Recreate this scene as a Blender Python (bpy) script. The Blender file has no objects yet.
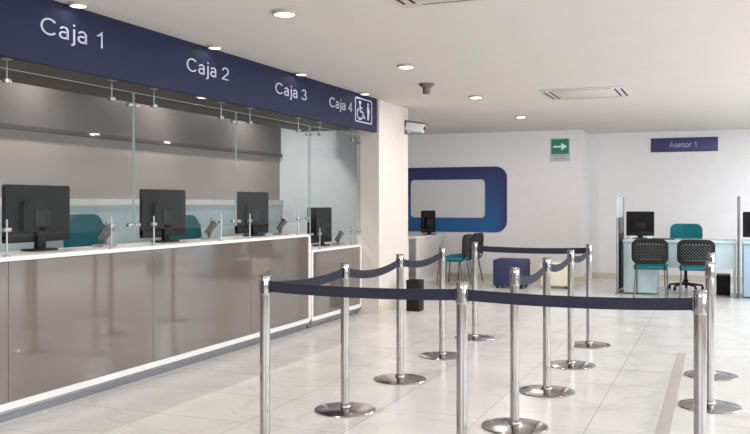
import bpy, bmesh, math, random
from mathutils import Vector, Matrix
R = math.radians
PI = math.pi
random.seed(7)
C = bpy.context.scene.collection
S = bpy.context.scene

# ------------------------------------------------------------------ camera, world, light, exposure
cam_data = bpy.data.cameras.new('camera')
cam_data.sensor_width = 36.0
cam_data.lens = 850 / 750 * 36.0
cam_data.shift_y = -14 / 750
cam = bpy.data.objects.new('camera', cam_data)
cam.location = (0, 0, 1.4)
cam.rotation_euler = (R(90), 0, R(22))
C.objects.link(cam)
S.camera = cam

S.view_settings.view_transform = 'Standard'
S.view_settings.look = 'None'
S.view_settings.gamma = 1.0
S.view_settings.use_curve_mapping = False
S.view_settings.exposure = 0.0

w = bpy.data.worlds.new('daylight_world')
S.world = w
w.use_nodes = True
w.node_tree.nodes['Background'].inputs[0].default_value = (0.75, 0.85, 1.0, 1)
w.node_tree.nodes['Background'].inputs[1].default_value = 0.9

def area(name, loc, rot, sx, sy, power, col):
    d = bpy.data.lights.new(name, 'AREA')
    d.shape = 'RECTANGLE'; d.size = sx; d.size_y = sy; d.energy = power; d.color = col
    o = bpy.data.objects.new(name, d); o.location = loc; o.rotation_euler = rot
    C.objects.link(o); return o
# daylight through the street windows behind the camera
area('street_window_daylight', (0.3, -2.9, 1.45), (R(90), 0, 0), 6.6, 2.0, 160, (0.86, 0.92, 1.0))
area('side_fill_light', (4.35, 6.2, 1.45), (0, R(90), 0), 2.0, 11.2, 330, (0.86, 0.93, 1.0))  # unseen side light added to brighten the hall
LAMP = 22.0            # power of one ceiling downlight
LAMP_COL = (1.0, 0.95, 0.9)

# ------------------------------------------------------------------ materials
def lin(c):
    return tuple(((x / 255) / 12.92 if x / 255 <= 0.04045 else ((x / 255 + 0.055) / 1.055) ** 2.4) for x in c) + (1,)

def mat(name, rgb, rough=0.5, metal=0.0, var=0.06, scale=6.0, coat=0.0, spec=0.5, bump=0.0, bscale=80.0, stretch=None):
    m = bpy.data.materials.new(name); m.use_nodes = True
    nt = m.node_tree; b = nt.nodes['Principled BSDF']
    b.inputs['Roughness'].default_value = rough
    b.inputs['Metallic'].default_value = metal
    b.inputs['Coat Weight'].default_value = coat
    b.inputs['Coat Roughness'].default_value = 0.06
    b.inputs['Specular IOR Level'].default_value = spec
    tc = nt.nodes.new('ShaderNodeTexCoord')
    mp = nt.nodes.new('ShaderNodeMapping')
    if stretch: mp.inputs['Scale'].default_value = stretch
    nz = nt.nodes.new('ShaderNodeTexNoise'); nz.inputs['Scale'].default_value = scale; nz.inputs['Detail'].default_value = 4
    rp = nt.nodes.new('ShaderNodeValToRGB')
    c = lin(rgb)
    rp.color_ramp.elements[0].position = 0.3; rp.color_ramp.elements[1].position = 0.7
    rp.color_ramp.elements[0].color = tuple(x * (1 - var) for x in c[:3]) + (1,)
    rp.color_ramp.elements[1].color = tuple(min(1, x * (1 + var)) for x in c[:3]) + (1,)
    nt.links.new(tc.outputs['Object'], mp.inputs[0])
    nt.links.new(mp.outputs[0], nz.inputs['Vector'])
    nt.links.new(nz.outputs['Fac'], rp.inputs[0])
    nt.links.new(rp.outputs[0], b.inputs['Base Color'])
    if bump:
        n2 = nt.nodes.new('ShaderNodeTexNoise'); n2.inputs['Scale'].default_value = bscale
        bp = nt.nodes.new('ShaderNodeBump'); bp.inputs['Strength'].default_value = bump; bp.inputs['Distance'].default_value = 0.002
        nt.links.new(tc.outputs['Object'], n2.inputs['Vector'])
        nt.links.new(n2.outputs['Fac'], bp.inputs['Height'])
        nt.links.new(bp.outputs[0], b.inputs['Normal'])
    return m

def emit(name, col, strength):
    m = bpy.data.materials.new(name); m.use_nodes = True
    nt = m.node_tree; b = nt.nodes['Principled BSDF']
    b.inputs['Base Color'].default_value = (0.9, 0.9, 0.9, 1)
    b.inputs['Emission Color'].default_value = tuple(col) + (1,)
    b.inputs['Emission Strength'].default_value = strength
    return m

def glass(name, tint, refl=1.0):
    m = bpy.data.materials.new(name); m.use_nodes = True
    nt = m.node_tree; nt.nodes.remove(nt.nodes['Principled BSDF'])
    out = nt.nodes['Material Output']
    tr = nt.nodes.new('ShaderNodeBsdfTransparent'); tr.inputs[0].default_value = tint
    gl = nt.nodes.new('ShaderNodeBsdfGlossy'); gl.inputs['Roughness'].default_value = 0.02
    gl.inputs['Color'].default_value = (refl, refl, refl, 1)
    lw = nt.nodes.new('ShaderNodeLayerWeight'); lw.inputs[0].default_value = 0.5
    pw = nt.nodes.new('ShaderNodeMath'); pw.operation = 'POWER'; pw.inputs[1].default_value = 5.0
    fr = nt.nodes.new('ShaderNodeMath'); fr.operation = 'MULTIPLY_ADD'; fr.inputs[1].default_value = 0.3; fr.inputs[2].default_value = 0.009
    nt.links.new(lw.outputs['Facing'], pw.inputs[0]); nt.links.new(pw.outputs[0], fr.inputs[0])
    mx = nt.nodes.new('ShaderNodeMixShader')
    nt.links.new(fr.outputs[0], mx.inputs[0]); nt.links.new(tr.outputs[0], mx.inputs[1]); nt.links.new(gl.outputs[0], mx.inputs[2])
    nt.links.new(mx.outputs[0], out.inputs['Surface'])
    return m

def floor_mat():
    m = bpy.data.materials.new('white_floor_tile'); m.use_nodes = True
    nt = m.node_tree; L = nt.links; b = nt.nodes['Principled BSDF']
    tc = nt.nodes.new('ShaderNodeTexCoord')
    mp = nt.nodes.new('ShaderNodeMapping'); mp.inputs['Location'].default_value = (0.76, -6.07 + 0.68 * 20, 0)
    L.new(tc.outputs['Object'], mp.inputs[0])
    br = nt.nodes.new('ShaderNodeTexBrick')
    br.offset = 0.0; br.squash = 1.0
    br.inputs['Color1'].default_value = lin((218, 216, 212)); br.inputs['Color2'].default_value = lin((214, 211, 207))
    br.inputs['Mortar'].default_value = lin((186, 183, 180))
    br.inputs['Scale'].default_value = 1.0
    br.inputs['Mortar Size'].default_value = 0.005; br.inputs['Mortar Smooth'].default_value = 0.3
    br.inputs['Brick Width'].default_value = 0.68; br.inputs['Row Height'].default_value = 0.68
    L.new(mp.outputs[0], br.inputs['Vector'])
    # grey veins running obliquely through the tiles
    nz = nt.nodes.new('ShaderNodeTexNoise'); nz.inputs['Scale'].default_value = 1.1; nz.inputs['Detail'].default_value = 6; nz.inputs['Distortion'].default_value = 0.8
    L.new(tc.outputs['Object'], nz.inputs['Vector'])
    rp = nt.nodes.new('ShaderNodeValToRGB')
    e = rp.color_ramp.elements
    e[0].position = 0.475; e[0].color = (0, 0, 0, 1); e[1].position = 0.525; e[1].color = (0, 0, 0, 1)
    k = e.new(0.5); k.color = (1, 1, 1, 1)
    L.new(nz.outputs['Fac'], rp.inputs[0])
    nz2 = nt.nodes.new('ShaderNodeTexNoise'); nz2.inputs['Scale'].default_value = 2.5; nz2.inputs['Detail'].default_value = 5
    L.new(tc.outputs['Object'], nz2.inputs['Vector'])
    mul = nt.nodes.new('ShaderNodeMath'); mul.operation = 'MULTIPLY'; mul.inputs[1].default_value = 0.18
    L.new(rp.outputs[0], mul.inputs[0])
    mx = nt.nodes.new('ShaderNodeMix'); mx.data_type = 'RGBA'
    L.new(mul.outputs[0], mx.inputs[0]); L.new(br.outputs['Color'], mx.inputs[6]); mx.inputs[7].default_value = lin((150, 145, 142))
    r2 = nt.nodes.new('ShaderNodeMapRange'); r2.inputs[3].default_value = 0.93; r2.inputs[4].default_value = 1.05
    L.new(nz2.outputs['Fac'], r2.inputs[0])
    sc = nt.nodes.new('ShaderNodeVectorMath'); sc.operation = 'SCALE'
    L.new(mx.outputs[2], sc.inputs[0]); L.new(r2.outputs[0], sc.inputs[3])
    L.new(sc.outputs[0], b.inputs['Base Color'])
    r3 = nt.nodes.new('ShaderNodeMapRange'); r3.inputs[3].default_value = 0.16; r3.inputs[4].default_value = 0.32
    L.new(nz2.outputs['Fac'], r3.inputs[0]); L.new(r3.outputs[0], b.inputs['Roughness'])
    return m

def decal_mat():
    m = bpy.data.materials.new('blue_gradient_vinyl'); m.use_nodes = True
    nt = m.node_tree; L = nt.links; b = nt.nodes['Principled BSDF']
    tc = nt.nodes.new('ShaderNodeTexCoord'); sp = nt.nodes.new('ShaderNodeSeparateXYZ')
    L.new(tc.outputs['Object'], sp.inputs[0])
    # printed colour runs from violet navy at the top and rim to mid blue inside at the bottom right
    rz = nt.nodes.new('ShaderNodeMapRange'); rz.inputs[1].default_value = 0.62; rz.inputs[2].default_value = -0.45
    L.new(sp.outputs['Z'], rz.inputs[0])
    rx = nt.nodes.new('ShaderNodeMapRange'); rx.inputs[1].default_value = 1.16; rx.inputs[2].default_value = 0.9
    L.new(sp.outputs['X'], rx.inputs[0])
    mn = nt.nodes.new('ShaderNodeMath'); mn.operation = 'MULTIPLY'
    L.new(rz.outputs[0], mn.inputs[0]); L.new(rx.outputs[0], mn.inputs[1])
    rp = nt.nodes.new('ShaderNodeValToRGB')
    rp.color_ramp.elements[0].color = lin((46, 42, 92)); rp.color_ramp.elements[1].color = lin((28, 92, 146))
    L.new(mn.outputs[0], rp.inputs[0]); L.new(rp.outputs[0], b.inputs['Base Color'])
    b.inputs['Roughness'].default_value = 0.45
    return m

M = {
    'floor': floor_mat(),
    'wall': mat('white_wall_paint', (230, 226, 225), 0.7, var=0.015, bump=0.1),
    'column': mat('cream_wall_paint', (216, 206, 198), 0.65, var=0.015, bump=0.1),
    'ceiling': mat('ceiling_paint', (212, 205, 199), 0.8, var=0.012, scale=2),
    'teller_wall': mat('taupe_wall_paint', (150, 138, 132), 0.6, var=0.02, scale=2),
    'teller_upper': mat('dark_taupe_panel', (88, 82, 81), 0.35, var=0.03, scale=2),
    'soffit': mat('dark_soffit', (72, 63, 58), 0.6, var=0.03),  # one even dark brown-grey over the whole soffit
    'line': mat('dark_trim_line', (62, 55, 54), 0.5),
    'ledge': mat('pale_ledge', (205, 200, 196), 0.5),
    'aqua': mat('frosted_aqua_panel', (180, 193, 196), 0.3, var=0.03),
    'base': mat('cream_baseboard', (206, 197, 178), 0.5, var=0.02),
    'window_frame': mat('grey_window_frame', (120, 122, 126), 0.4, 0.6),
    'fascia': mat('navy_fascia_panel', (36, 40, 64), 0.6, var=0.05, scale=1.5, spec=0.15),
    'letter': mat('white_lettering', (188, 188, 206), 0.5, var=0.01),
    'counter': mat('white_counter_solid_surface', (232, 228, 224), 0.3, var=0.01),
    'panel': mat('taupe_back_painted_glass', (112, 101, 95), 0.05, var=0.015, scale=1.2, coat=0.7, spec=0.8),
    'kick': mat('brushed_aluminium_kick', (150, 150, 154), 0.35, 0.8),
    'steel': mat('stainless_steel', (172, 168, 164), 0.08, 1.0, var=0.01, scale=3),
    'disc': mat('stainless_disc', (180, 176, 174), 0.16, 1.0, var=0.06, scale=9),
    'satin': mat('satin_clip_metal', (165, 163, 161), 0.3, 0.7),
    'belt': mat('navy_webbing', (32, 33, 50), 0.8, var=0.12, scale=60, bump=0.3, bscale=300),
    'head': mat('dark_steel_slot', (120, 116, 112), 0.28, 1.0),
    'black': mat('black_plastic', (25, 21, 21), 0.5, var=0.1, spec=0.3),
    'screen_back': mat('dark_monitor_shell', (15, 13, 13), 0.5, var=0.08, spec=0.2),
    'dark_rib': mat('charcoal_mesh', (52, 48, 47), 0.55, var=0.1),
    'teal': mat('teal_upholstery', (16, 122, 128), 0.85, var=0.12, scale=40, bump=0.4, bscale=260),
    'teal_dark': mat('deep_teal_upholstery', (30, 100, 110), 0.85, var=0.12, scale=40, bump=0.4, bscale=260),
    'leg': mat('chair_leg_metal', (110, 108, 108), 0.35, 0.9),
    'navy_cloth': mat('navy_leatherette', (44, 48, 84), 0.6, var=0.08, scale=20, bump=0.15),
    'cream_cloth': mat('cream_leatherette', (228, 222, 196), 0.55, var=0.04, scale=20, bump=0.15),
    'desk_glass': mat('pale_aqua_desk_panel', (190, 208, 210), 0.25, var=0.03, scale=2),
    'desk_blue': mat('pale_blue_desk_panel', (163, 188, 204), 0.25, var=0.03, scale=2),
    'desk_top': mat('aqua_desk_top', (192, 214, 214), 0.2, var=0.02, scale=2),
    'desk_grey': mat('grey_desk_panel', (220, 214, 209), 0.14, 0.0, var=0.04, scale=3),
    'terminal': mat('grey_terminal_plastic', (96, 92, 90), 0.45, var=0.1, scale=30),
    'terminal_base': mat('pale_grey_plastic', (150, 146, 142), 0.45),
    'green': mat('green_sign', (26, 126, 98), 0.5, var=0.03),
    'sign_white': mat('sign_white', (226, 236, 230), 0.5, var=0.01),
    'sign_grey': mat('sign_grey', (188, 190, 194), 0.5, var=0.02),
    'sign_mark': mat('sign_grey_print', (150, 152, 158), 0.5, var=0.02),
    'asesor': mat('violet_navy_sign', (58, 52, 104), 0.45, var=0.04),
    'decal': decal_mat(),
    'decal_white': mat('pale_vinyl', (214, 210, 210), 0.45, var=0.01),
    'vent': mat('vent_white', (208, 201, 195), 0.6, var=0.01),
    'slot': mat('vent_slot_dark', (40, 36, 34), 0.8),
    'sensor': mat('grey_brown_plastic', (104, 92, 88), 0.5),
    'camera': mat('white_camera_shell', (196, 202, 202), 0.4, var=0.02),
    'camera_dark': mat('grey_camera_shade', (92, 84, 82), 0.5),
    'ring': mat('lamp_ring', (176, 158, 146), 0.45, var=0.02),
    'lamp': emit('lamp_diffuser', (1.0, 0.9, 0.78), 14.0),
    'lamp_small': emit('small_lamp_diffuser', (1.0, 0.97, 0.93), 3.0),
    'glass': glass('clear_screen_glass', (0.93, 0.95, 0.95, 1)),
    'glass_edge': mat('pale_glass_edge', (168, 180, 178), 0.15, var=0.01),
    'frost': mat('frosted_divider', (206, 210, 212), 0.4, var=0.02),
    'window_glass': glass('street_window_glass', (0.95, 0.97, 1, 1)),
}

# ------------------------------------------------------------------ mesh helpers
def box(bm, x0, x1, y0, y1, z0, z1, bev=0.0, seg=2):
    r = bmesh.ops.create_cube(bm, size=1.0)
    vs = r['verts']
    for v in vs:
        v.co = Vector(((x0 + x1) / 2 + v.co.x * (x1 - x0), (y0 + y1) / 2 + v.co.y * (y1 - y0), (z0 + z1) / 2 + v.co.z * (z1 - z0)))
    if bev:
        es = list({e for v in vs for e in v.link_edges})
        bmesh.ops.bevel(bm, geom=es, offset=bev, segments=seg, affect='EDGES', profile=0.5)
    return bm

def lathe(bm, prof, n=32, cx=0, cy=0, axis='z', origin=None):
    rings = []
    for r, z in prof:
        ring = []
        for i in range(n):
            a = 2 * PI * i / n
            p = (r * math.cos(a), r * math.sin(a), z)
            if axis == 'y': p = (p[0], p[2], p[1])
            if axis == 'x': p = (p[2], p[0], p[1])
            o = origin or (cx, cy, 0)
            ring.append(bm.verts.new((p[0] + o[0], p[1] + o[1], p[2] + o[2])))
        rings.append(ring)
    for a, b in zip(rings, rings[1:]):
        for i in range(n):
            bm.faces.new((a[i], a[(i + 1) % n], b[(i + 1) % n], b[i]))
    if prof[0][0] > 1e-6: bm.faces.new(list(reversed(rings[0])))
    if prof[-1][0] > 1e-6: bm.faces.new(rings[-1])
    return bm

def tube(bm, pts, r, n=10, r1=None):
    pts = [Vector(p) for p in pts]
    rings = []
    prev = None
    for i, p in enumerate(pts):
        t = (pts[min(i + 1, len(pts) - 1)] - pts[max(i - 1, 0)]).normalized()
        up = Vector((0, 0, 1)) if abs(t.z) < 0.95 else Vector((1, 0, 0))
        if prev is None: u = t.cross(up).normalized()
        else: u = (prev - t * prev.dot(t)).normalized()
        prev = u
        v = t.cross(u)
        rr = r if r1 is None else r + (r1 - r) * i / (len(pts) - 1)
        rings.append([bm.verts.new(p + (u * math.cos(2 * PI * k / n) + v * math.sin(2 * PI * k / n)) * rr) for k in range(n)])
    for a, b in zip(rings, rings[1:]):
        for k in range(n):
            bm.faces.new((a[k], a[(k + 1) % n], b[(k + 1) % n], b[k]))
    bm.faces.new(list(reversed(rings[0]))); bm.faces.new(rings[-1])
    return bm

def rrect(w, h, r, n=6):
    """outline of a rounded rectangle centred on 0"""
    out = []
    for cx, cy, a0 in ((w / 2 - r, h / 2 - r, 0), (-w / 2 + r, h / 2 - r, 90), (-w / 2 + r, -h / 2 + r, 180), (w / 2 - r, -h / 2 + r, 270)):
        for i in range(n + 1):
            a = R(a0 + 90 * i / n)
            out.append((cx + r * math.cos(a), cy + r * math.sin(a)))
    return out

def prism(bm, outline, f, d0, d1, inner=None):
    """extrude a 2D outline between depths d0 and d1; f(u, v, d) gives the point; inner makes a ring"""
    A = [bm.verts.new(f(u, v, d0)) for u, v in outline]
    B = [bm.verts.new(f(u, v, d1)) for u, v in outline]
    n = len(A)
    for i in range(n): bm.faces.new((A[i], A[(i + 1) % n], B[(i + 1) % n], B[i]))
    if inner is None:
        bm.faces.new(list(reversed(A))); bm.faces.new(B)
    else:
        a = [bm.verts.new(f(u, v, d0)) for u, v in inner]
        b = [bm.verts.new(f(u, v, d1)) for u, v in inner]
        for i in range(n):
            j = (i + 1) % n
            bm.faces.new((a[j], a[i], b[i], b[j]))
            bm.faces.new((A[j], A[i], a[i], a[j])); bm.faces.new((B[i], B[j], b[j], b[i]))
    return bm

def obj(name, bm, m, parent=None, smooth=False, loc=None):
    bmesh.ops.recalc_face_normals(bm, faces=bm.faces[:])
    me = bpy.data.meshes.new(name)
    bm.to_mesh(me); bm.free()
    me.materials.append(M[m] if isinstance(m, str) else m)
    if smooth:
        me.polygons.foreach_set('use_smooth', [True] * len(me.polygons))
        try: me.set_sharp_from_angle(angle=R(38))
        except Exception: pass
    o = bpy.data.objects.new(name, me)
    if loc: o.location = loc
    C.objects.link(o)
    if parent: o.parent = parent
    return o

def NB(): return bmesh.new()
def bx(name, x0, x1, y0, y1, z0, z1, m, parent=None, bev=0.0, seg=2):
    return obj(name, box(NB(), x0, x1, y0, y1, z0, z1, bev, seg), m, parent, smooth=bev > 0)

def tag(o, label, cat, group=None):
    o['label'] = label; o['category'] = cat
    if group: o['group'] = group
    return o
def thing(name, label, cat, loc=(0, 0, 0), rz=0, group=None):
    o = bpy.data.objects.new(name, None); C.objects.link(o)
    o.location = loc; o.rotation_euler = (0, 0, rz); o.empty_display_size = 0.1
    return tag(o, label, cat, group)
def struct(name, bm, m):
    o = obj(name, bm, m); o['kind'] = 'structure'; return o
def sbox(name, x0, x1, y0, y1, z0, z1, m):
    return struct(name, box(NB(), x0, x1, y0, y1, z0, z1), m)
KIDS = {}
def dup(root, loc, rz, label, group=None):
    r = root.copy(); C.objects.link(r); r.location = loc; r.rotation_euler = (0, 0, rz); r['label'] = label
    if group: r['group'] = group
    for ch in list(root.children):
        c = ch.copy(); C.objects.link(c); c.parent = r
        for g in list(ch.children):
            d = g.copy(); C.objects.link(d); d.parent = c
    return r

def arc(cx, cy, rx, ry, a0, a1, n=14):
    return [(cx + rx * math.cos(R(a0 + (a1 - a0) * i / n)), cy + ry * math.sin(R(a0 + (a1 - a0) * i / n))) for i in range(n + 1)]
# plain sans-serif glyphs: strokes in units of the capital height, then the advance
GLYPH = {
    'C': ([arc(0.47, 0.5, 0.41, 0.45, 42, 318, 24)], 0.96),
    'a': ([[(0.1, 0.56)] + arc(0.3, 0.5, 0.2, 0.2, 140, 0, 10) + [(0.5, 0.0)], [(0.5, 0.4), (0.3, 0.4)] + arc(0.27, 0.22, 0.2, 0.18, 90, 270, 10) + [(0.35, 0.04), (0.5, 0.16)]], 0.70),
    'j': ([[(0.16, 0.73), (0.16, -0.12)] + arc(0.06, -0.12, 0.1, 0.12, 0, -90, 6) + [(0.0, -0.24)], [(0.16, 0.9), (0.16, 1.02)]], 0.34),
    '1': ([[(0.12, 0.72), (0.28, 0.8), (0.4, 0.98), (0.4, 0.0)]], 0.68),
    '2': ([arc(0.36, 0.68, 0.26, 0.27, 172, -35, 14) + [(0.14, 0.13), (0.08, 0.05), (0.64, 0.05)]], 0.74),
    '3': ([arc(0.34, 0.72, 0.22, 0.23, 165, -80, 12) + arc(0.34, 0.27, 0.27, 0.235, 80, -165, 14)], 0.74),
    '4': ([[(0.66, 0.27), (0.07, 0.27), (0.47, 0.95), (0.47, 0.0)]], 0.74),
    'A': ([[(0.03, 0.0), (0.4, 0.97), (0.77, 0.0)], [(0.17, 0.32), (0.63, 0.32)]], 0.86),
    's': ([arc(0.28, 0.55, 0.19, 0.14, 25, 250, 10) + arc(0.27, 0.2, 0.2, 0.16, 70, -155, 10)], 0.58),
    'e': ([[(0.08, 0.37), (0.53, 0.37)] + arc(0.3, 0.36, 0.235, 0.315, 2, 320, 20)], 0.66),
    'o': ([arc(0.32, 0.36, 0.25, 0.315, 0, 360, 24)], 0.68),
    'r': ([[(0.1, 0.0), (0.1, 0.7)], [(0.1, 0.45), (0.16, 0.6), (0.28, 0.67), (0.38, 0.66)]], 0.42),
    ' ': ([], 0.36),
}
def strip(bm, pts, wd, f, d0, d1):
    n = len(pts); L = []
    for i in range(n):
        a = Vector(pts[max(i - 1, 0)]); b = Vector(pts[min(i + 1, n - 1)]); p = Vector(pts[i])
        t0 = (p - a).normalized() if i else (b - p).normalized()
        t1 = (b - p).normalized() if i < n - 1 else t0
        n0 = Vector((-t0.y, t0.x)); n1 = Vector((-t1.y, t1.x))
        m = (n0 + n1); m = m.normalized() if m.length > 1e-6 else n0
        k = min(1 / max(m.dot(n0), 0.35), 1.9)
        L.append((p + m * wd / 2 * k, p - m * wd / 2 * k))
    V = [[bm.verts.new(f(q.x, q.y, d)) for q in (l, r) for d in (d0, d1)] for l, r in L]
    for a, b in zip(V, V[1:]):
        bm.faces.new((a[1], b[1], b[3], a[3])); bm.faces.new((a[0], a[2], b[2], b[0]))
        bm.faces.new((a[0], b[0], b[1], a[1])); bm.faces.new((a[2], a[3], b[3], b[2]))
    bm.faces.new(V[0]); bm.faces.new(V[-1])
def text_mesh(name, body, f, width, height, m, parent, weight=0.1):
    tot = sum(GLYPH[c][1] for c in body) - 0.1
    k = width / tot; x = 0.0
    for c in body:
        strokes, adv = GLYPH[c]
        if strokes:
            bm = NB()
            for st in strokes:
                strip(bm, st, weight, lambda u, v, d: f((x + u) * k, v * height, d), 0.0, 0.004)
            obj('letter', bm, m, parent)
        x += adv

# ------------------------------------------------------------------ the setting
H = 2.70
XL = -3.97          # face of the wall stub beyond the counters
YB, YA = 15.3, 16.3 # rear wall, set-back adviser wall
XBK = -5.65         # wall behind the tellers
sbox('floor', -7.0, 4.6, -3.1, 16.6, -0.1, 0.0, 'floor')
# grey inlay strip in the floor
sbox('trim_1', -0.355, -0.275, 3.6, 8.42, 0.0, 0.0015, mat('grey_floor_inlay', (182, 176, 172), 0.35, var=0.04))
sbox('ceiling', -7.0, 4.6, -3.1, 16.6, H, H + 0.1, 'ceiling')
sbox('wall_left', -4.27, XL, 9.96, 11.04, 0, H, 'column')
sbox('wall_teller_end', XBK, -4.27, 10.45, 11.04, 0, H, mat('pale_blue_wall_paint', (222, 227, 230), 0.6, var=0.01))
sbox('wall_teller', XBK - 0.15, XBK, -3.0, 11.04, 0, H, 'teller_wall')
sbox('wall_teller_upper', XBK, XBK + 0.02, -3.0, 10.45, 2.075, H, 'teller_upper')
sbox('wall_left_rear', -6.6, -6.45, 11.04, YB, 0, H, 'wall')
sbox('wall_left_return', -6.6, XBK, 10.9, 11.04, 0, H, 'wall')
sbox('wall_back', -6.6, -2.25, YB, YA + 0.15, 0, H, 'wall')
sbox('wall_back_right', -2.25, 4.6, YA, YA + 0.15, 0, H, 'wall')
sbox('trim_2', XBK, XBK + 0.045, -3.0, 10.45, 2.035, 2.075, 'line')
sbox('trim_3', XBK, XBK + 0.06, 4.6, 10.45, 1.375, 1.44, 'ledge')
sbox('trim_4', XBK, XBK + 0.045, 4.6, 10.45, 0.1, 1.375, 'aqua')
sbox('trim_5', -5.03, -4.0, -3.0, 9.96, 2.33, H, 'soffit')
# baseboards
def baseboard(name, x0, x1, y0, y1): return sbox(name, x0, x1, y0, y1, 0, 0.1, 'base')
baseboard('baseboard_left', XL, XL + 0.014, 9.99, 11.04)
baseboard('baseboard_back', -6.45, -2.25, YB - 0.014, YB)
baseboard('baseboard_back_side', -2.25, -2.236, YB, YA)
baseboard('baseboard_back_right', -2.236, 4.45, YA - 0.014, YA)

# street front behind the camera; right-hand glazing added for light: walls with real openings
def window(n, along, a0, a1, fixed, z0, z1, parts):
    bm = NB()
    th = 0.06
    def q(p0, p1, za, zb):
        if along == 'x': box(bm, p0, p1, fixed - th / 2, fixed + th / 2, za, zb)
        else: box(bm, fixed - th / 2, fixed + th / 2, p0, p1, za, zb)
    q(a0, a1, z0, z0 + 0.06); q(a0, a1, z1 - 0.06, z1)
    for i in range(parts + 1):
        p = a0 + (a1 - a0 - 0.06) * i / parts
        q(p, p + 0.06, z0 + 0.06, z1 - 0.06)
    o = struct('window_%d' % n, bm, 'window_frame')
    g = NB()
    if along == 'x': box(g, a0 + 0.06, a1 - 0.06, fixed - 0.004, fixed + 0.004, z0 + 0.06, z1 - 0.06)
    else: box(g, fixed - 0.004, fixed + 0.004, a0 + 0.06, a1 - 0.06, z0 + 0.06, z1 - 0.06)
    obj('pane', g, 'window_glass', o)
def wall_with_opening(name, along, s0, s1, f0, f1, a0, a1, z0, z1):
    bm = NB()
    def q(p0, p1, za, zb):
        if along == 'x': box(bm, p0, p1, f0, f1, za, zb)
        else: box(bm, f0, f1, p0, p1, za, zb)
    q(s0, a0, 0, H); q(a1, s1, 0, H); q(a0, a1, 0, z0); q(a0, a1, z1, H)
    struct(name, bm, 'wall')
wall_with_opening('wall_front', 'x', -5.8, 4.6, -3.15, -3.0, -3.0, 3.6, 0.4, 2.5)
window(1, 'x', -3.0, 3.6, -3.08, 0.4, 2.5, 4)
wall_with_opening('wall_right', 'y', -3.0, YA, 4.45, 4.6, 0.6, 11.8, 0.4, 2.5)
window(2, 'y', 0.6, 11.8, 4.52, 0.4, 2.5, 7)  # unseen window, added and sized to suit the side light

# ------------------------------------------------------------------ fascia sign over the tellers
XF = -3.95
fas = thing('fascia_sign', 'long navy fascia band above the teller windows lettered Caja 1 to Caja 4', 'sign', (XF, 6.0, 2.28))
def fx(y0, z0):
    return lambda u, v, d: (0.0 + d, y0 + u - 6.0, z0 + v - 2.28)
bx('fascia_panel', -0.05, 0.0, -4.5, 3.84, 0.0, H - 2.28 - 0.001, 'fascia', fas)
for body, y0, y1, z in (('Caja 1', 4.161, 4.765, 2.468), ('Caja 2', 5.745, 6.37, 2.462), ('Caja 3', 7.215, 7.88, 2.458), ('Caja 4', 8.44, 9.06, 2.457)):
    text_mesh('lettering', body, fx(y0, z), y1 - y0, 0.108, 'letter', fas)
# pictogram: framed wheelchair user and standing person
pc = (9.41, 2.505)
def pf(u, v, d): return (d, pc[0] + u - 6.0, pc[1] + v - 2.28)
bm = prism(NB(), rrect(0.52, 0.29, 0.03), pf, 0, 0.004, rrect(0.485, 0.262, 0.02))
pic = obj('pictogram_frame', bm, 'letter', fas)
bm = NB()
def disc2(bm, cu, cv, ru, rv, f, d=0.004):
    prism(bm, [(cu + ru * math.cos(2 * PI * i / 20), cv + rv * math.sin(2 * PI * i / 20)) for i in range(20)], f, 0, d)
def stroke(bm, pts, wd, f, d=0.004):
    for (u0, v0), (u1, v1) in zip(pts, pts[1:]):
        L = math.hypot(u1 - u0, v1 - v0); nu, nv = -(v1 - v0) / L * wd / 2, (u1 - u0) / L * wd / 2
        prism(bm, [(u0 + nu, v0 + nv), (u0 - nu, v0 - nv), (u1 - nu, v1 - nv), (u1 + nu, v1 + nv)], f, 0, d)
disc2(bm, -0.115, 0.088, 0.03, 0.02, pf)
stroke(bm, [(-0.115, 0.065), (-0.105, -0.015), (-0.03, -0.02), (0.01, -0.085), (0.04, -0.078)], 0.024, pf)
stroke(bm, [(-0.11, 0.03), (-0.045, 0.028)], 0.02, pf)
stroke(bm, [(-0.115 + 0.085 * math.cos(R(a)), -0.045 + 0.062 * math.sin(R(a))) for a in range(115, 350, 20)], 0.02, pf)
obj('wheelchair_symbol', bm, 'letter', fas)
bm = NB()
disc2(bm, 0.135, 0.09, 0.024, 0.017, pf)
prism(bm, [(0.115, 0.068), (0.15, 0.068), (0.185, 0.0), (0.165, -0.035), (0.158, -0.1), (0.115, -0.1), (0.118, -0.03), (0.1, 0.02)], pf, 0, 0.004)
obj('standing_symbol', bm, 'letter', fas)

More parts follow.
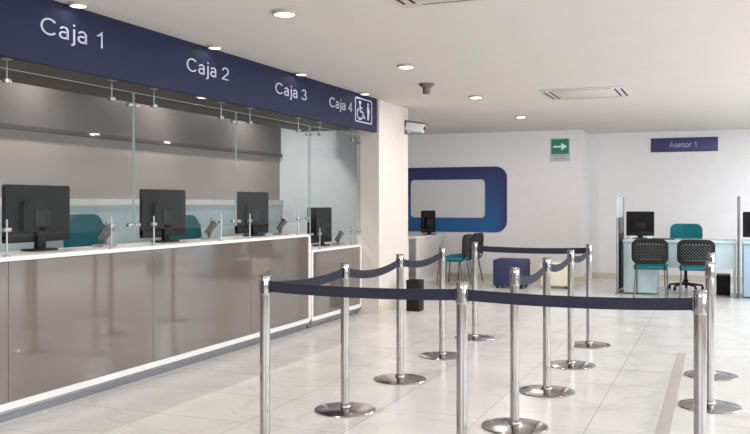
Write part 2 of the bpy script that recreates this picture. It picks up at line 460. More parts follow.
# ------------------------------------------------------------------ teller counters
def counter(label, y0, y1, zt, panels, round_end=True):
    t = thing('teller_counter', label, 'counter', (-4.2, (y0 + y1) / 2, 0), 0, 'teller counters')
    yc = (y0 + y1) / 2
    a, b = y0 - yc, y1 - yc
    bx('carcass', -0.42, -0.02, a + 0.03, b - 0.03, 0.08, zt - 0.04, 'counter', t)
    # white surround: worktop, end cheeks with a rounded shoulder and a bottom rail, one outline
    out = rrect(b - a, zt - 0.08, 0.045)
    inn = [(u, v + 0.009) for u, v in rrect(b - a - 0.09, zt - 0.08 - 0.072, 0.02)]
    f = lambda u, v, d: (d, u, 0.08 + (zt - 0.08) / 2 + v)
    obj('surround', prism(NB(), out, f, -0.035, 0.0, inn), 'counter', t, smooth=True)
    bx('worktop', -0.48, -0.035, a, b, zt - 0.04, zt, 'counter', t, 0.006)
    ys = [a + 0.046] + [p - yc for p in panels] + [b - 0.046]
    for p, q in zip(ys, ys[1:]):
        bx('front_panel', -0.032, -0.008, p + 0.002, q - 0.002, 0.127, zt - 0.029, 'panel', t, 0.002, 1)
    bx('kick_plate', -0.4, -0.05, a + 0.01, b - 0.01, 0.0, 0.08, 'kick', t)
    # thin aluminium rail at the foot of the surround
    bx('foot_rail', -0.05, -0.008, a + 0.01, b - 0.01, 0.045, 0.08, 'kick', t, 0.004)
    return t
counter('long tall white-topped teller counter with glossy taupe front under Caja 1, 2 and 3', 1.2, 8.49, 1.055, [2.6, 4.16, 5.66, 7.2, 8.25])
counter('short low accessible teller counter with white top beside the cream wall', 8.51, 9.95, 0.875, [9.68])

# ------------------------------------------------------------------ glass screens over the counter
XG = -4.225
def screen(label, y0, y1, zc):
    t = thing('glass_screen', label, 'glass screen', (XG, (y0 + y1) / 2, zc), 0, 'teller glass screens')
    yc = (y0 + y1) / 2; a, b = y0 - yc + 0.003, y1 - yc - 0.003
    z0, z1 = 0.13, 2.258 - zc
    bx('pane', -0.005, 0.005, a, b, z0, z1, 'glass', t)
    bm = NB()
    box(bm, -0.0055, 0.0055, a - 0.001, a + 0.001, z0, z1); box(bm, -0.0055, 0.0055, b - 0.001, b + 0.001, z0, z1)
    box(bm, -0.0055, 0.0055, a, b, z1, z1 + 0.003)
    obj('polished_edge', bm, 'glass_edge', t)
    for s in (a + 0.25, b - 0.25):
        bm = lathe(NB(), [(0.035, 2.318 - zc), (0.035, 2.329 - zc)], 16, 0, s)
        tube(bm, [(0, s, z1 + 0.003), (0, s, 2.32 - zc)], 0.006, 8)
        h = obj('hanger_rod', bm, 'satin', t, True)
        bm = NB(); box(bm, -0.018, 0.018, s - 0.028, s + 0.028, z1 - 0.09, z1 - 0.06, 0.005)
        tube(bm, [(0.0, s, z1 - 0.06), (0.0, s, z1 + 0.01)], 0.0062, 8)
        obj('clip', bm, 'satin', h, True)
        bm = lathe(NB(), [(0.022, 0.0), (0.022, 0.008), (0.008, 0.012), (0.008, 0.0125)], 16, 0, s)
        tube(bm, [(0, s, 0.005), (0, s, z0 + 0.11)], 0.006, 8)
        p = obj('foot_post', bm, 'satin', t, True)
        bm = NB(); box(bm, -0.016, 0.016, s - 0.028, s + 0.028, z0 + 0.03, z0 + 0.055, 0.005)
        obj('clip', bm, 'satin', p, True)
    for s, e in ((a, 1), (b, -1)):
        for z in (z1 - 0.11, z0 + 0.03):
            bm = NB(); box(bm, -0.016, 0.016, s + e * 0.004 - 0.001, s + e * 0.065, z, z + 0.026, 0.005) if e > 0 else box(bm, -0.016, 0.016, s - 0.065, s - 0.003, z, z + 0.026, 0.005)
            obj('corner_clip', bm, 'satin', t, True)
    return t
screen('clear glass screen hung under the Caja 1 sign', 3.91, 5.43, 1.055)
screen('clear glass screen hung under the Caja 2 sign', 5.44, 6.945, 1.055)
screen('clear glass screen hung under the Caja 3 sign', 6.955, 8.49, 1.055)
screen('narrow clear glass screen over the low counter under Caja 4', 8.52, 9.945, 0.875)

# ------------------------------------------------------------------ monitors
def monitor(label, loc, rz, wd, ht, lift, group, white_feet=False, cat='monitor'):
    """local -y is the screen side, +y the back; z = 0 is the desk"""
    t = thing('monitor', label, cat, loc, rz, group)
    f = lambda u, v, d: (u, d, lift + ht / 2 + v)
    bm = prism(NB(), rrect(wd, ht, 0.018), f, -0.018, 0.016)
    obj('housing', bm, 'screen_back', t, True)
    bx('screen', -wd / 2 + 0.02, wd / 2 - 0.02, -0.0205, -0.018, lift + 0.045, lift + ht - 0.02, 'black', t)
    bm = prism(NB(), rrect(wd * 0.56, ht * 0.56, 0.03), lambda u, v, d: (u, d, lift + ht * 0.44 + v), 0.016, 0.045)
    hb = obj('rear_bulge', bm, 'screen_back', t, True)
    bx('mount_plate', -0.075, 0.075, 0.045, 0.053, lift + ht * 0.25, lift + ht * 0.55, 'black', hb, 0.004)
    bx('chin', -wd / 2, wd / 2, -0.02, 0.02, lift - 0.012, lift + 0.05, 'black', t, 0.006)
    bm = NB(); box(bm, -0.04, 0.04, 0.005, 0.045, 0.012, lift + 0.12, 0.006)
    obj('neck', bm, 'black', t, True)
    bm = prism(NB(), rrect(0.25, 0.17, 0.05), lambda u, v, d: (u, v + 0.02, d), 0.0, 0.014)
    obj('base', bm, 'black', t, True)
    if white_feet:
        for s in (-1, 1):
            obj('white_foot', prism(NB(), rrect(0.09, 0.11, 0.02), lambda u, v, d: (s * 0.13 + u, v - 0.02 + 0.05, d), 0.0, 0.045), 'sign_white', t, True)
    return t
G = 'teller monitors'
monitor('large black monitor on the tall counter under the Caja 1 sign', (-4.6, 4.82, 1.055), R(90 - 180), 0.63, 0.40, 0.075, G)
monitor('black monitor on the tall counter under the Caja 2 sign', (-4.58, 6.31, 1.055), R(-90), 0.63, 0.41, 0.055, G)
monitor('black monitor on the tall counter under the Caja 3 sign', (-4.56, 7.83, 1.055), R(-90), 0.64, 0.42, 0.042, G)
monitor('black monitor on the low counter by the cream wall', (-4.56, 9.47, 0.875), R(-90), 0.62, 0.42, 0.05, G)

# card terminals on the counter
def terminal(label, loc):
    t = thing('card_terminal', label, 'card terminal', loc, 0, 'card terminals')
    obj('base', prism(NB(), rrect(0.12, 0.17, 0.02), lambda u, v, d: (u, v, d), 0, 0.018), 'terminal_base', t, True)
    bm = tube(NB(), [(-0.01, 0, 0.015), (0.0, 0, 0.05), (0.01, 0.01, 0.085)], 0.016, 12, 0.012)
    obj('stem', bm, 'terminal', t, True)
    bm = NB(); box(bm, -0.02, 0.02, -0.04, 0.04, -0.07, 0.07, 0.01)
    bmesh.ops.rotate(bm, verts=bm.verts[:], cent=(0, 0, 0), matrix=Matrix.Rotation(R(28), 3, 'Y') @ Matrix.Rotation(R(-22), 3, 'X'))
    bmesh.ops.translate(bm, verts=bm.verts[:], vec=(0.0, 0.02, 0.105))
    obj('keypad_body', bm, 'terminal', t, True)
    tube_bm = tube(NB(), [(0.0, 0.01, 0.14), (0.0, 0.015, 0.18), (0.005, 0.02, 0.2)], 0.005, 8)
    obj('card_guard', tube_bm, 'terminal', t, True)
    return t
terminal('grey card terminal on the tall counter between the Caja 1 and Caja 2 monitors', (-4.5, 5.43, 1.055))
terminal('grey card terminal on the tall counter between the Caja 2 and Caja 3 monitors', (-4.5, 6.93, 1.055))
terminal('grey card terminal at the far end of the tall counter', (-4.42, 8.2, 1.055))
terminal('grey card terminal on the low counter', (-4.42, 9.72, 0.875))

# ------------------------------------------------------------------ chairs
def task_chair(label, loc, rz, ztop, group, m='teal', bw=0.47):
    """swivel chair facing local -y, backrest at +y"""
    t = thing('task_chair', label, 'chair', loc, rz, group)
    zs = ztop - 0.62
    bm = NB(); box(bm, -0.24, 0.24, -0.25, 0.2, zs, zs + 0.09, 0.035, 3)
    obj('seat', bm, m, t, True)
    bm = NB(); nu, nv = 10, 10
    out = rrect(bw, 0.5, 0.1, 8)
    def f(u, v, d):
        return (u, 0.21 + d - 0.35 * u * u * 1.2 + 0.03 * (v / 0.25) , ztop - 0.25 + v)
    prism(bm, out, f, 0.0, 0.075)
    bmesh.ops.bevel(bm, geom=[e for e in bm.edges if len(e.link_faces) == 2 and any(len(q.verts) > 4 for q in e.link_faces)], offset=0.02, segments=3, affect='EDGES')
    obj('backrest', bm, m, t, True)
    bm = NB(); box(bm, -0.03, 0.03, 0.24, 0.265, zs - 0.02, ztop - 0.3, 0.006); box(bm, -0.03, 0.03, 0.0, 0.26, zs - 0.03, zs, 0.006)
    obj('back_bracket', bm, 'black', t, True)
    bm = lathe(NB(), [(0.04, 0.07), (0.04, 0.16), (0.025, 0.17), (0.025, zs - 0.03)], 16)
    obj('gas_column', bm, 'black', t, True)
    for k in range(5):
        a = R(72 * k + 18)
        leg = tube(NB(), [(0.03 * math.cos(a), 0.03 * math.sin(a), 0.1), (0.27 * math.cos(a), 0.27 * math.sin(a), 0.07)], 0.022, 8, 0.014)
        lo = obj('base_arm', leg, 'black', t, True)
        c = lathe(NB(), [(0.026, -0.02), (0.029, -0.012), (0.029, 0.012), (0.026, 0.02)], 14, axis='x', origin=(0.265 * math.cos(a), 0.265 * math.sin(a), 0.03))
        obj('caster', c, 'black', lo, True)
    return t
G = 'teller chairs'
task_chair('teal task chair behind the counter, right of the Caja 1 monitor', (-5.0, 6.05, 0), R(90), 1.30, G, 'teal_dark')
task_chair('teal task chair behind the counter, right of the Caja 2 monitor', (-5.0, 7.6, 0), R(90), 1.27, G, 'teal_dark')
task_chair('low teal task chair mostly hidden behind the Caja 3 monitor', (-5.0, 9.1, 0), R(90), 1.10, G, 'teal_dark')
task_chair('teal task chair facing out behind the pale aqua adviser desk', (-0.49, 14.62, 0), 0, 1.06, 'adviser chair', 'teal', 0.5)

def visitor_chair(label, loc, rz, group):
    """faces local +y; origin on the floor under the seat centre"""
    t = thing('visitor_chair', label, 'chair', loc, rz, group)
    obj('seat', box(NB(), -0.235, 0.235, -0.2, 0.24, 0.43, 0.485, 0.024, 3), 'teal', t, True)
    def f(u, v, d): return (u, -0.235 + d + 0.22 * u * u - 0.04 * (v + 0.17), 0.685 + v)
    fr = prism(NB(), rrect(0.52, 0.37, 0.1, 8), f, -0.014, 0.014, rrect(0.41, 0.24, 0.05, 8))
    back = obj('backrest', fr, 'black', t, True)
    bm = NB()
    hw, hh = 0.205, 0.122
    step = 0.044
    for sgn in (1, -1):          # diagonal lattice that fills the frame
        k = -hw - hh + step / 2
        while k < hw + hh:
            pts = []
            n = 7
            lo, hi = max(-hh, -hw - k), min(hh, hw - k)      # clip the rib to the frame opening
            if hi - lo > 0.01:
                pts = [(sgn * (k + lo + (hi - lo) * i / (n - 1)), lo + (hi - lo) * i / (n - 1)) for i in range(n)]
            if len(pts) > 1:
                for (u0, v0), (u1, v1) in zip(pts, pts[1:]):
                    wv = 0.017
                    A = [bm.verts.new(f(u0, v0 - wv, -0.004)), bm.verts.new(f(u0, v0 + wv, -0.004)), bm.verts.new(f(u1, v1 + wv, -0.004)), bm.verts.new(f(u1, v1 - wv, -0.004))]
                    B = [bm.verts.new(f(u0, v0 - wv, 0.004)), bm.verts.new(f(u0, v0 + wv, 0.004)), bm.verts.new(f(u1, v1 + wv, 0.004)), bm.verts.new(f(u1, v1 - wv, 0.004))]
                    bm.faces.new(A[::-1]); bm.faces.new(B)
                    for i in range(4): bm.faces.new((A[i], A[(i + 1) % 4], B[(i + 1) % 4], B[i]))
            k += step
    obj('mesh_panel', bm, 'black', back)
    for s in (-1, 1):
        obj('leg', tube(NB(), [(s * 0.215, 0.2, 0.44), (s * 0.225, 0.23, 0.0)], 0.012, 10), 'leg', t, True)
        obj('leg', tube(NB(), [(s * 0.2, -0.16, 0.44), (s * 0.225, -0.24, 0.0)], 0.012, 10), 'leg', t, True)
        obj('back_upright', tube(NB(), [(s * 0.215, 0.05, 0.425), (s * 0.215, -0.2, 0.425), (s * 0.2, -0.245, 0.5), (s * 0.19, -0.24, 0.62)], 0.011, 10), 'black', t, True)
    bm = NB()
    tube(bm, [(-0.215, 0.15, 0.425), (0.215, 0.15, 0.425)], 0.011, 8); tube(bm, [(-0.21, -0.15, 0.425), (0.21, -0.15, 0.425)], 0.011, 8)
    obj('seat_frame', bm, 'leg', t, True)
    return t
vc = visitor_chair('left of two teal visitor chairs facing the aqua adviser desk, under the black monitor', (-0.935, 13.33, 0), 0, 'visitor chairs at the aqua adviser desk')
dup(vc, (-0.3, 13.33, 0), 0, 'right of two teal visitor chairs facing the aqua adviser desk')
dup(vc, (-4.18, 13.95, 0), R(90), 'nearer of two teal visitor chairs facing the grey desk under the blue wall graphic', 'visitor chairs at the grey desk')
dup(vc, (-4.18, 14.65, 0), R(84), 'farther of two teal visitor chairs at the grey desk, next to the stanchion', 'visitor chairs at the grey desk')

# ------------------------------------------------------------------ adviser desks
def adviser_desk(label, x0, x1, m):
    t = thing('adviser_desk', label, 'desk', ((x0 + x1) / 2, 13.95, 0), 0, 'adviser desks')
    h = (x1 - x0) / 2
    bx('desk_top', -h, h, -0.37, 0.36, 0.80, 0.842, 'desk_top', t, 0.005)
    bx('modesty_panel', -h + 0.52, h - 0.01, -0.33, -0.30, 0.42, 0.80, m, t, 0.003)
    bx('pedestal', -h + 0.01, -h + 0.5, -0.33, 0.3, 0.02, 0.80, m, t, 0.004)
    bx('pedestal_front', -h + 0.015, -h + 0.495, -0.342, -0.331, 0.03, 0.79, m, t, 0.002)
    bx('pedestal_seam', -h + 0.015, -h + 0.495, -0.3425, -0.341, 0.40, 0.408, 'sign_grey', t)
    bx('end_panel', h - 0.035, h - 0.005, -0.29, 0.3, 0.0, 0.80, m, t, 0.003)
    return t
adviser_desk('pale aqua adviser desk with two teal chairs in front, under the Asesor 1 sign', -1.37, 0.25, 'desk_glass')
adviser_desk('pale blue adviser desk cut by the right edge, beyond the steel divider', 0.33, 1.95, 'desk_blue')
monitor('black monitor with white feet on the left end of the aqua adviser desk', (-1.14, 13.95, 0.842), R(180 + 4), 0.42, 0.37, 0.055, 'adviser monitors', True)
monitor('black monitor on the pale blue desk at the right edge of the photo', (0.57, 13.95, 0.842), R(180), 0.46, 0.37, 0.055, 'adviser monitors')
tag(bx('desk_pad', -1.0, -0.62, 13.64, 13.95, 0.842, 0.852, 'black', bev=0.003), 'flat black desk pad beside the monitor on the aqua desk', 'desk pad')

def divider(label, x, mx):
    t = thing('desk_divider', label, 'divider', (x, 13.5, 0), 0, 'desk dividers')
    bx('front_post', -0.018 if mx else -0.011, 0.018 if mx else 0.011, 0.0, 0.06, 0.02, 1.175 if mx else 1.5, 'kick', t, 0.004)
    bx('foot', -0.033, 0.033, -0.02, 0.7, 0.0, 0.02, 'kick', t, 0.004)
    bx('lower_panel', -0.014, 0.014, 0.06, 0.8, 0.05, 0.92, 'black' if mx else 'desk_glass', t, 0.003)
    bx('middle_panel', -0.014, 0.014, 0.06, 0.8, 0.925, 1.17, 'leg', t, 0.003)
    bx('frosted_pane', -0.007, 0.007, 0.0 if mx else 0.062, 0.8, 1.178, 1.5, 'frost', t)
    bx('rear_post', -0.02, 0.02, 0.8, 0.84, 0.02, 1.5, 'kick', t, 0.006)
    return t
divider('tall divider with frosted top at the left end of the aqua adviser desk', -1.44, True)
divider('narrow steel divider between the aqua desk and the pale blue desk', 0.29, False)

pcx = thing('computer_tower', 'black computer tower on the floor under the right end of the aqua desk', 'computer', (0.07, 14.15, 0))
bx('case', -0.1, 0.1, -0.2, 0.2, 0.012, 0.30, 'black', pcx, 0.006)
bx('front_bezel', -0.095, 0.095, -0.212, -0.2, 0.02, 0.29, 'screen_back', pcx, 0.004)
for sx in (-1, 1):
    bx('foot', sx * 0.07 - 0.02, sx * 0.07 + 0.02, -0.17, 0.17, 0.0, 0.012, 'black', pcx)

# grey desk on the left
gd = thing('grey_desk', 'grey adviser desk with a reflective front panel below the blue wall graphic', 'desk', (-5.1, 14.45, 0))
bx('desk_top', 0.16, 0.36, -0.78, 0.78, 0.79, 0.83, 'counter', gd, 0.005)
bx('front_panel', 0.315, 0.345, -0.76, 0.76, 0.1, 0.79, 'desk_grey', gd, 0.003)
for a in (-0.73, 0.73):
    obj('leg', tube(NB(), [(0.16, a, 0.0), (0.16, a, 0.79)], 0.02, 12), 'counter', gd, True)
bx('kick_rail', 0.29, 0.325, -0.715, 0.715, 0.0, 0.1, 'counter', gd, 0.003)
monitor('black monitor standing on the grey desk in front of the blue wall graphic', (-4.86, 14.6, 0.83), R(-90 - 30), 0.32, 0.39, 0.045, 'grey desk monitor')

# ------------------------------------------------------------------ ottomans and bin
def ottoman(label, cx, cy, sx, sy, h, m, seam):
    t = thing('ottoman', label, 'ottoman', (cx, cy, 0), 0, 'ottomans')
    bm = NB(); box(bm, -sx / 2, sx / 2, -sy / 2, sy / 2, 0.04, h, 0.025, 3)
    obj('cushion', bm, m, t, True)
    bm = NB()
    bz = h - 0.09
    for a, b, c, d in ((-sx / 2 - .003, sx / 2 + .003, -sy / 2 - .003, -sy / 2 + .004), (-sx / 2 - .003, sx / 2 + .003, sy / 2 - .004, sy / 2 + .003), (-sx / 2 - .003, -sx / 2 + .004, -sy / 2, sy / 2), (sx / 2 - .004, sx / 2 + .003, -sy / 2, sy / 2)):
        box(bm, a, b, c, d, bz, bz + 0.006)
    obj('piping', bm, m, t)
    for ax in (-1, 1):
        for ay in (-1, 1):
            obj('foot', lathe(NB(), [(0.02, 0.0), (0.025, 0.042)], 14, ax * (sx / 2 - .06), ay * (sy / 2 - .06)), 'black', t, True)
    return t
ottoman('navy cube ottoman standing in front of the white back wall', -3.185, 13.95, 0.52, 0.5, 0.47, 'navy_cloth', True)
ottoman('cream cube ottoman right of the navy ottoman, behind the stanchions', -2.48, 14.2, 0.48, 0.48, 0.43, 'cream_cloth', True)

wb = thing('waste_bin', 'small black waste bin on the floor beside the cream wall', 'bin', (-3.66, 10.45, 0))
bm = NB(); box(bm, -0.09, 0.09, -0.1, 0.1, 0.0, 0.37, 0.012)
obj('body', bm, 'black', wb, True)
bm = NB()
prism(bm, rrect(0.19, 0.21, 0.02), lambda u, v, d: (u, v, d), 0.37, 0.40, rrect(0.14, 0.16, 0.015))
obj('rim', bm, 'black', wb, True)

# ------------------------------------------------------------------ stanchions and belts
def stanchion(label, loc):
    t = thing('stanchion', label, 'stanchion', loc, 0, 'queue stanchions')
    obj('base', lathe(NB(), [(0.206, 0.0), (0.208, 0.005), (0.205, 0.01), (0.16, 0.019), (0.08, 0.025), (0.035, 0.027), (0.0, 0.0272)], 56), 'disc', t, True)
    col = obj('base_collar', lathe(NB(), [(0.041, 0.024), (0.041, 0.034), (0.035, 0.042), (0.031, 0.045)], 32), 'disc', t, True)
    obj('pole', lathe(NB(), [(0.0285, 0.025), (0.0285, 0.885)], 36), 'steel', t, True)
    obj('head', lathe(NB(), [(0.0288, 0.883), (0.0298, 0.887), (0.0298, 0.975), (0.0288, 0.98)], 36), 'steel', t, True)
    bm = NB()
    for k in range(4):
        a = R(90 * k)
        b2 = NB(); box(b2, 0.026, 0.0315, -0.011, 0.011, 0.893, 0.966, 0.002, 1)
        bmesh.ops.rotate(b2, verts=b2.verts[:], cent=(0, 0, 0), matrix=Matrix.Rotation(a, 3, 'Z'))
        me = bpy.data.meshes.new('tmp'); b2.to_mesh(me); b2.free(); bm.from_mesh(me); bpy.data.meshes.remove(me)
    obj('belt_slot', bm, 'head', t, True)
    obj('cap', lathe(NB(), [(0.0298, 0.979), (0.0305, 0.982), (0.0305, 0.993), (0.028, 0.996), (0.0, 0.998)], 36), 'steel', t, True)
    return t
YR = {1: 4.20, 2: 5.25, 3: 6.32, 4: 7.43, 5: 8.55}
XR = {'L': -2.34, 'M': -1.18, 'R': -0.055}
POS = {}
ROWNAME = {'L': 'row nearest the teller counter', 'M': 'middle row', 'R': 'right-hand row'}
ORD = {1: 'foreground', 2: 'second', 3: 'third', 4: 'fourth', 5: 'farthest'}
proto = None
for r, ks in (('L', (1, 2, 3, 4, 5)), ('M', (1, 2, 3, 4, 5)), ('R', (1, 2, 3))):
    for k in ks:
        p = (XR[r] + {('L', 1): -0.024, ('M', 1): -0.037, ('R', 1): -0.024}.get((r, k), 0), YR[k] if r != 'R' else {1: 4.22, 2: 6.28, 3: 7.40}[k], 0)
        POS[r, k] = p
        word = ORD[k] if not (r == 'R' and k == 3) else 'farthest'
        lab = 'chrome belt stanchion, %s one of the %s' % (word, ROWNAME[r])
        if proto is None: proto = stanchion(lab, p)
        else: dup(proto, p, 0, lab)

def belt(label, p, q, sag=0.03):
    A = Vector((p[0], p[1], 0.93)); B = Vector((q[0], q[1], 0.93))
    d = (B - A); L = d.length; d.normalize()
    A += d * 0.0325; B -= d * 0.0325; L = (B - A).length
    s = Vector((-d.y, d.x, 0)) * 0.0012
    bm = NB(); n = 24; rows = []
    for i in range(n + 1):
        u = i / n
        c = A.lerp(B, u) - Vector((0, 0, sag * 4 * u * (1 - u)))
        h = 0.029
        rows.append([bm.verts.new(c + s + Vector((0, 0, h))), bm.verts.new(c + s - Vector((0, 0, h))), bm.verts.new(c - s - Vector((0, 0, h))), bm.verts.new(c - s + Vector((0, 0, h)))])
    for a, b in zip(rows, rows[1:]):
        for k in range(4): bm.faces.new((a[k], a[(k + 1) % 4], b[(k + 1) % 4], b[k]))
    bm.faces.new(rows[0][::-1]); bm.faces.new(rows[-1])
    t = thing('barrier_belt', label, 'belt', tuple((A + B) / 2), 0, 'barrier belts')
    mid = (A + B) / 2
    bmesh.ops.translate(bm, verts=bm.verts[:], vec=-mid)
    obj('webbing', bm, 'belt', t, True)
    ang = math.atan2(d.y, d.x)
    for P, sg in ((A, 1), (B, -1)):
        e = NB(); box(e, -0.0005, 0.004, -0.004, 0.004, -0.031, 0.031, 0.001, 1)
        bmesh.ops.rotate(e, verts=e.verts[:], cent=(0, 0, 0), matrix=Matrix.Rotation(ang + (0 if sg > 0 else PI), 3, 'Z'))
        bmesh.ops.translate(e, verts=e.verts[:], vec=P - mid)
        obj('end_clip', e, 'black', t)
    return t
belt('navy belt in the row nearest the counter, from the foreground post to the second post', POS['L', 1], POS['L', 2], 0.025)
belt('navy belt in the row nearest the counter, from the second to the third post', POS['L', 2], POS['L', 3], 0.045)
belt('navy belt in the row nearest the counter, from the third to the fourth post', POS['L', 3], POS['L', 4], 0.045)
belt('navy belt across the far end of the queue, joining the two farthest posts', POS['L', 5], POS['M', 5], 0.012)
belt('navy belt in the middle row, from the farthest post to the fourth', POS['M', 5], POS['M', 4], 0.045)
belt('navy belt in the middle row, from the fourth to the third post', POS['M', 4], POS['M', 3], 0.045)
belt('navy belt in the middle row, from the third to the second post', POS['M', 3], POS['M', 2], 0.05)
belt('left foreground navy belt across the front of the queue', POS['L', 1], POS['M', 1], 0.012)
belt('right foreground navy belt across the front of the queue', POS['M', 1], POS['R', 1], 0.014)
belt('navy belt seen end-on in the right-hand row, from the foreground post', POS['R', 1], POS['R', 2], 0.05)
belt('navy belt seen end-on in the right-hand row, between its two farther posts', POS['R', 2], POS['R', 3], 0.04)

# ------------------------------------------------------------------ wall graphic and signs
wg = thing('wall_graphic', 'large blue rounded-rectangle frame graphic on the white back wall', 'wall graphic', (-4.73, YB - 0.001, 1.465))
f = lambda u, v, d: (u, -d, v)
obj('frame', prism(NB(), rrect(2.3, 1.21, 0.21, 12), f, 0.0, 0.012, [(a + 0.013, b + 0.016) for a, b in rrect(1.45, 0.71, 0.07, 12)]), 'decal', wg)
obj('center_field', prism(NB(), [(a + 0.013, b + 0.016) for a, b in rrect(1.448, 0.708, 0.07, 12)], f, 0.0, 0.006), 'decal_white', wg)

ex = thing('exit_route_sign', 'green sign with a white right arrow high on the white back wall', 'sign', (-2.617, YB - 0.001, 2.34))
bx('backing', -0.17, 0.17, -0.01, 0.0, -0.2, 0.215, 'sign_grey', ex)
bx('green_field', -0.155, 0.155, -0.0125, -0.01, -0.07, 0.2, 'green', ex)
bm = NB()
prism(bm, [(-0.12, 0.05), (0.02, 0.05), (0.02, 0.0), (0.125, 0.065), (0.02, 0.13), (0.02, 0.08), (-0.12, 0.08)], f, 0.0125, 0.0145)
obj('arrow', bm, 'sign_white', ex)
bm = NB()
for z, hw in ((-0.115, 0.125), (-0.16, 0.115)):
    n = 12; out = []
    for i in range(n): out += [(-hw + 2 * hw * i / n, -0.004 - 0.008 * (i % 2)), (-hw + 2 * hw * (i + 0.8) / n, -0.004 - 0.008 * (i % 2))]
    top = [(u, 0.006 + 0.01 * ((k // 2) % 3) / 2) for k, (u, v) in enumerate(reversed(out))]
    bm = prism(NB(), out + top, lambda u, v, d: (u, -d, z + 0.012 + v), 0.01, 0.0115)
    obj('small_print', bm, 'sign_mark', ex)

sg = thing('adviser_sign', 'violet navy sign reading Asesor 1 on the wall above the adviser desk', 'sign', (-0.575, YA - 0.001, 2.452))
bx('sign_panel', -0.568, 0.568, -0.015, 0.0, -0.127, 0.127, 'asesor', sg, 0.003)
text_mesh('lettering', 'Asesor 1', lambda u, v, d: (-0.25 + u, -0.0152 - d, -0.045 + v), 0.47, 0.095, 'letter', sg)

# ------------------------------------------------------------------ ceiling fittings
def downlight(label, x, y, rad, power, group, m='lamp', drop=0.024, col=LAMP_COL):
    t = thing('downlight', label, 'ceiling light', (x, y, H), 0, group)
    obj('ring', lathe(NB(), [(rad * 0.84, -0.001), (rad * 1.1, -0.001), (rad * 1.1, -drop * 0.4), (rad, -drop), (rad * 0.84, -drop), (rad * 0.84, -0.001)], 36), 'ring', t, True)
    obj('diffuser', lathe(NB(), [(rad * 0.83, -0.001), (rad * 0.83, -drop * 0.95), (rad * 0.5, -drop * 1.2), (0.0, -drop * 1.3)], 36), m, t, True)
    d = bpy.data.lights.new('lamp_light', 'AREA'); d.shape = 'DISK'; d.size = rad * 1.7; d.energy = power; d.color = col
    o = bpy.data.objects.new('lamp_light', d); o.location = (0, 0, -drop * 1.3 - 0.01); o.parent = t; C.objects.link(o)
    return t
G = 'ceiling downlights over the hall'
places = {5.12: 'nearest', 7.54: 'second nearest', 10.03: 'third', 12.57: 'farthest and smallest'}
for y in (0.2, 2.65, 5.12, 7.54, 10.03, 12.57):
    downlight('round warm downlight in the hall ceiling, %s of the row' % places[y] if y in places else 'round warm downlight in the hall ceiling, toward the street windows', -2.73, y, 0.08, LAMP * (1.0 if y < 12 else 1.6), G)
for y in (0.2, 2.65, 5.12, 7.54, 10.03, 12.57, 14.8):  # unseen row added for light, cooler and stronger toward the back
    downlight('unseen round downlight added to the ceiling right of the queue', 2.2, y, 0.095, LAMP * (1.0 if y < 9 else 3.4), 'added downlights right of the queue', col=LAMP_COL if y < 9 else (0.88, 0.94, 1.0))
G = 'small white lights along the fascia'
for y, n in ((4.41, 'Caja 1'), (6.03, 'Caja 2'), (7.6, 'Caja 3'), (9.25, 'the pictogram beside Caja 4')):
    downlight('small white ceiling light tucked against the fascia above %s' % n, -3.865, y, 0.06, LAMP * 0.01, G, 'lamp_small', 0.02)
# soffit light over the tellers
sl = thing('soffit_light', 'small white light under the dark soffit just below the Caja 2 lettering', 'ceiling light', (-4.15, 6.3, 2.33))
obj('ring', lathe(NB(), [(0.055, -0.001), (0.07, -0.001), (0.07, -0.012), (0.055, -0.016), (0.055, -0.001)], 28), 'counter', sl, True)
obj('diffuser', lathe(NB(), [(0.054, -0.001), (0.054, -0.012), (0.0, -0.018)], 28), 'lamp_small', sl, True)
# unseen lamps added above the tellers' aisle to brighten the room behind the glass
for y in (4.0, 5.8, 7.6, 9.4):
    downlight('unseen round downlight added over the aisle behind the tellers', -5.3, y, 0.08, LAMP * 0.7, 'added downlights behind the tellers')

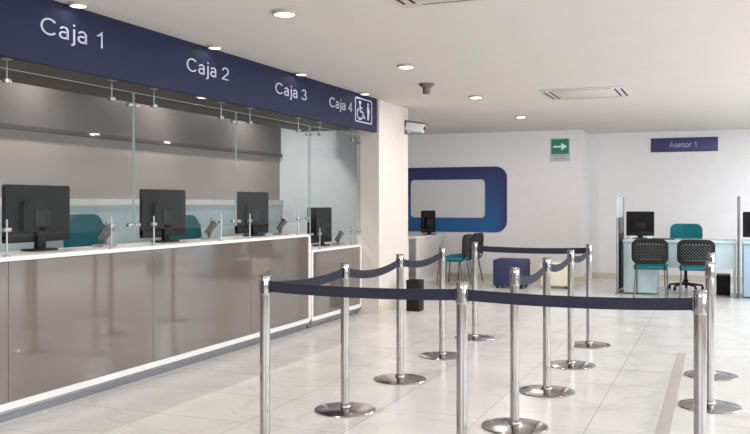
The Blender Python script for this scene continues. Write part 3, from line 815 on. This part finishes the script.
def cassette(label, cx, cy):
    t = thing('ceiling_vent', label, 'air vent', (cx, cy, H), 0, 'ceiling air vents')
    bx('face_panel', -0.47, 0.47, -0.47, 0.47, -0.012, -0.001, 'vent', t, 0.004)
    for s in (-1, 1):
        for k in (0.355, 0.425):
            bx('slot', min(s * k, s * (k + 0.022)), max(s * k, s * (k + 0.022)), -0.36, 0.36, -0.0135, -0.0115, 'slot', t)
        bx('slot', -0.33, 0.33, min(s * 0.4, s * 0.412), max(s * 0.4, s * 0.412), -0.0135, -0.0115, 'slot', t)
    bx('intake_grille', -0.3, 0.3, -0.3, 0.3, -0.016, -0.012, 'vent', t, 0.002)
    return t
cassette('square slotted air vent in the ceiling in front of the Asesor 1 sign', -1.45, 10.25)
cassette('square slotted air vent cut by the top edge of the photo', -1.45, 4.82)

sd = thing('ceiling_sensor', 'grey-brown ceiling sensor hanging between the downlights near the cream wall', 'sensor', (-2.95, 8.8, H))
obj('mount_plate', lathe(NB(), [(0.085, -0.001), (0.085, -0.012), (0.07, -0.03), (0.045, -0.045)], 32), 'sensor', sd, True)
obj('sensor_body', lathe(NB(), [(0.045, -0.03), (0.043, -0.1), (0.036, -0.112), (0.0, -0.114)], 28), 'sensor', sd, True)

cc = thing('security_camera', 'pale security camera bracketed high on the corner of the cream wall', 'camera', (XL, 10.95, 2.44))
bx('wall_plate', 0.0, 0.015, -0.05, 0.05, -0.1, 0.09, 'camera_dark', cc, 0.004)
obj('arm', tube(NB(), [(0.015, 0, -0.06), (0.05, 0, -0.07), (0.075, 0, -0.04)], 0.014, 12), 'camera', cc, True)
bm = NB(); box(bm, 0.02, 0.27, -0.055, 0.055, -0.05, 0.07, 0.012)
bmesh.ops.rotate(bm, verts=bm.verts[:], cent=(0.03, 0, 0.03), matrix=Matrix.Rotation(R(10), 3, 'Y'))
obj('housing', bm, 'camera', cc, True)
bm = NB(); box(bm, 0.016, 0.29, -0.062, 0.062, 0.072, 0.086, 0.004)
bmesh.ops.rotate(bm, verts=bm.verts[:], cent=(0.03, 0, 0.03), matrix=Matrix.Rotation(R(10), 3, 'Y'))
obj('sun_shade', bm, 'camera_dark', cc, True)
bm = lathe(NB(), [(0.028, 0.235), (0.028, 0.243), (0.02, 0.246), (0.0, 0.246)], 20, axis='x', origin=(0.03, 0, -0.025))
obj('lens', bm, 'black', cc, True)
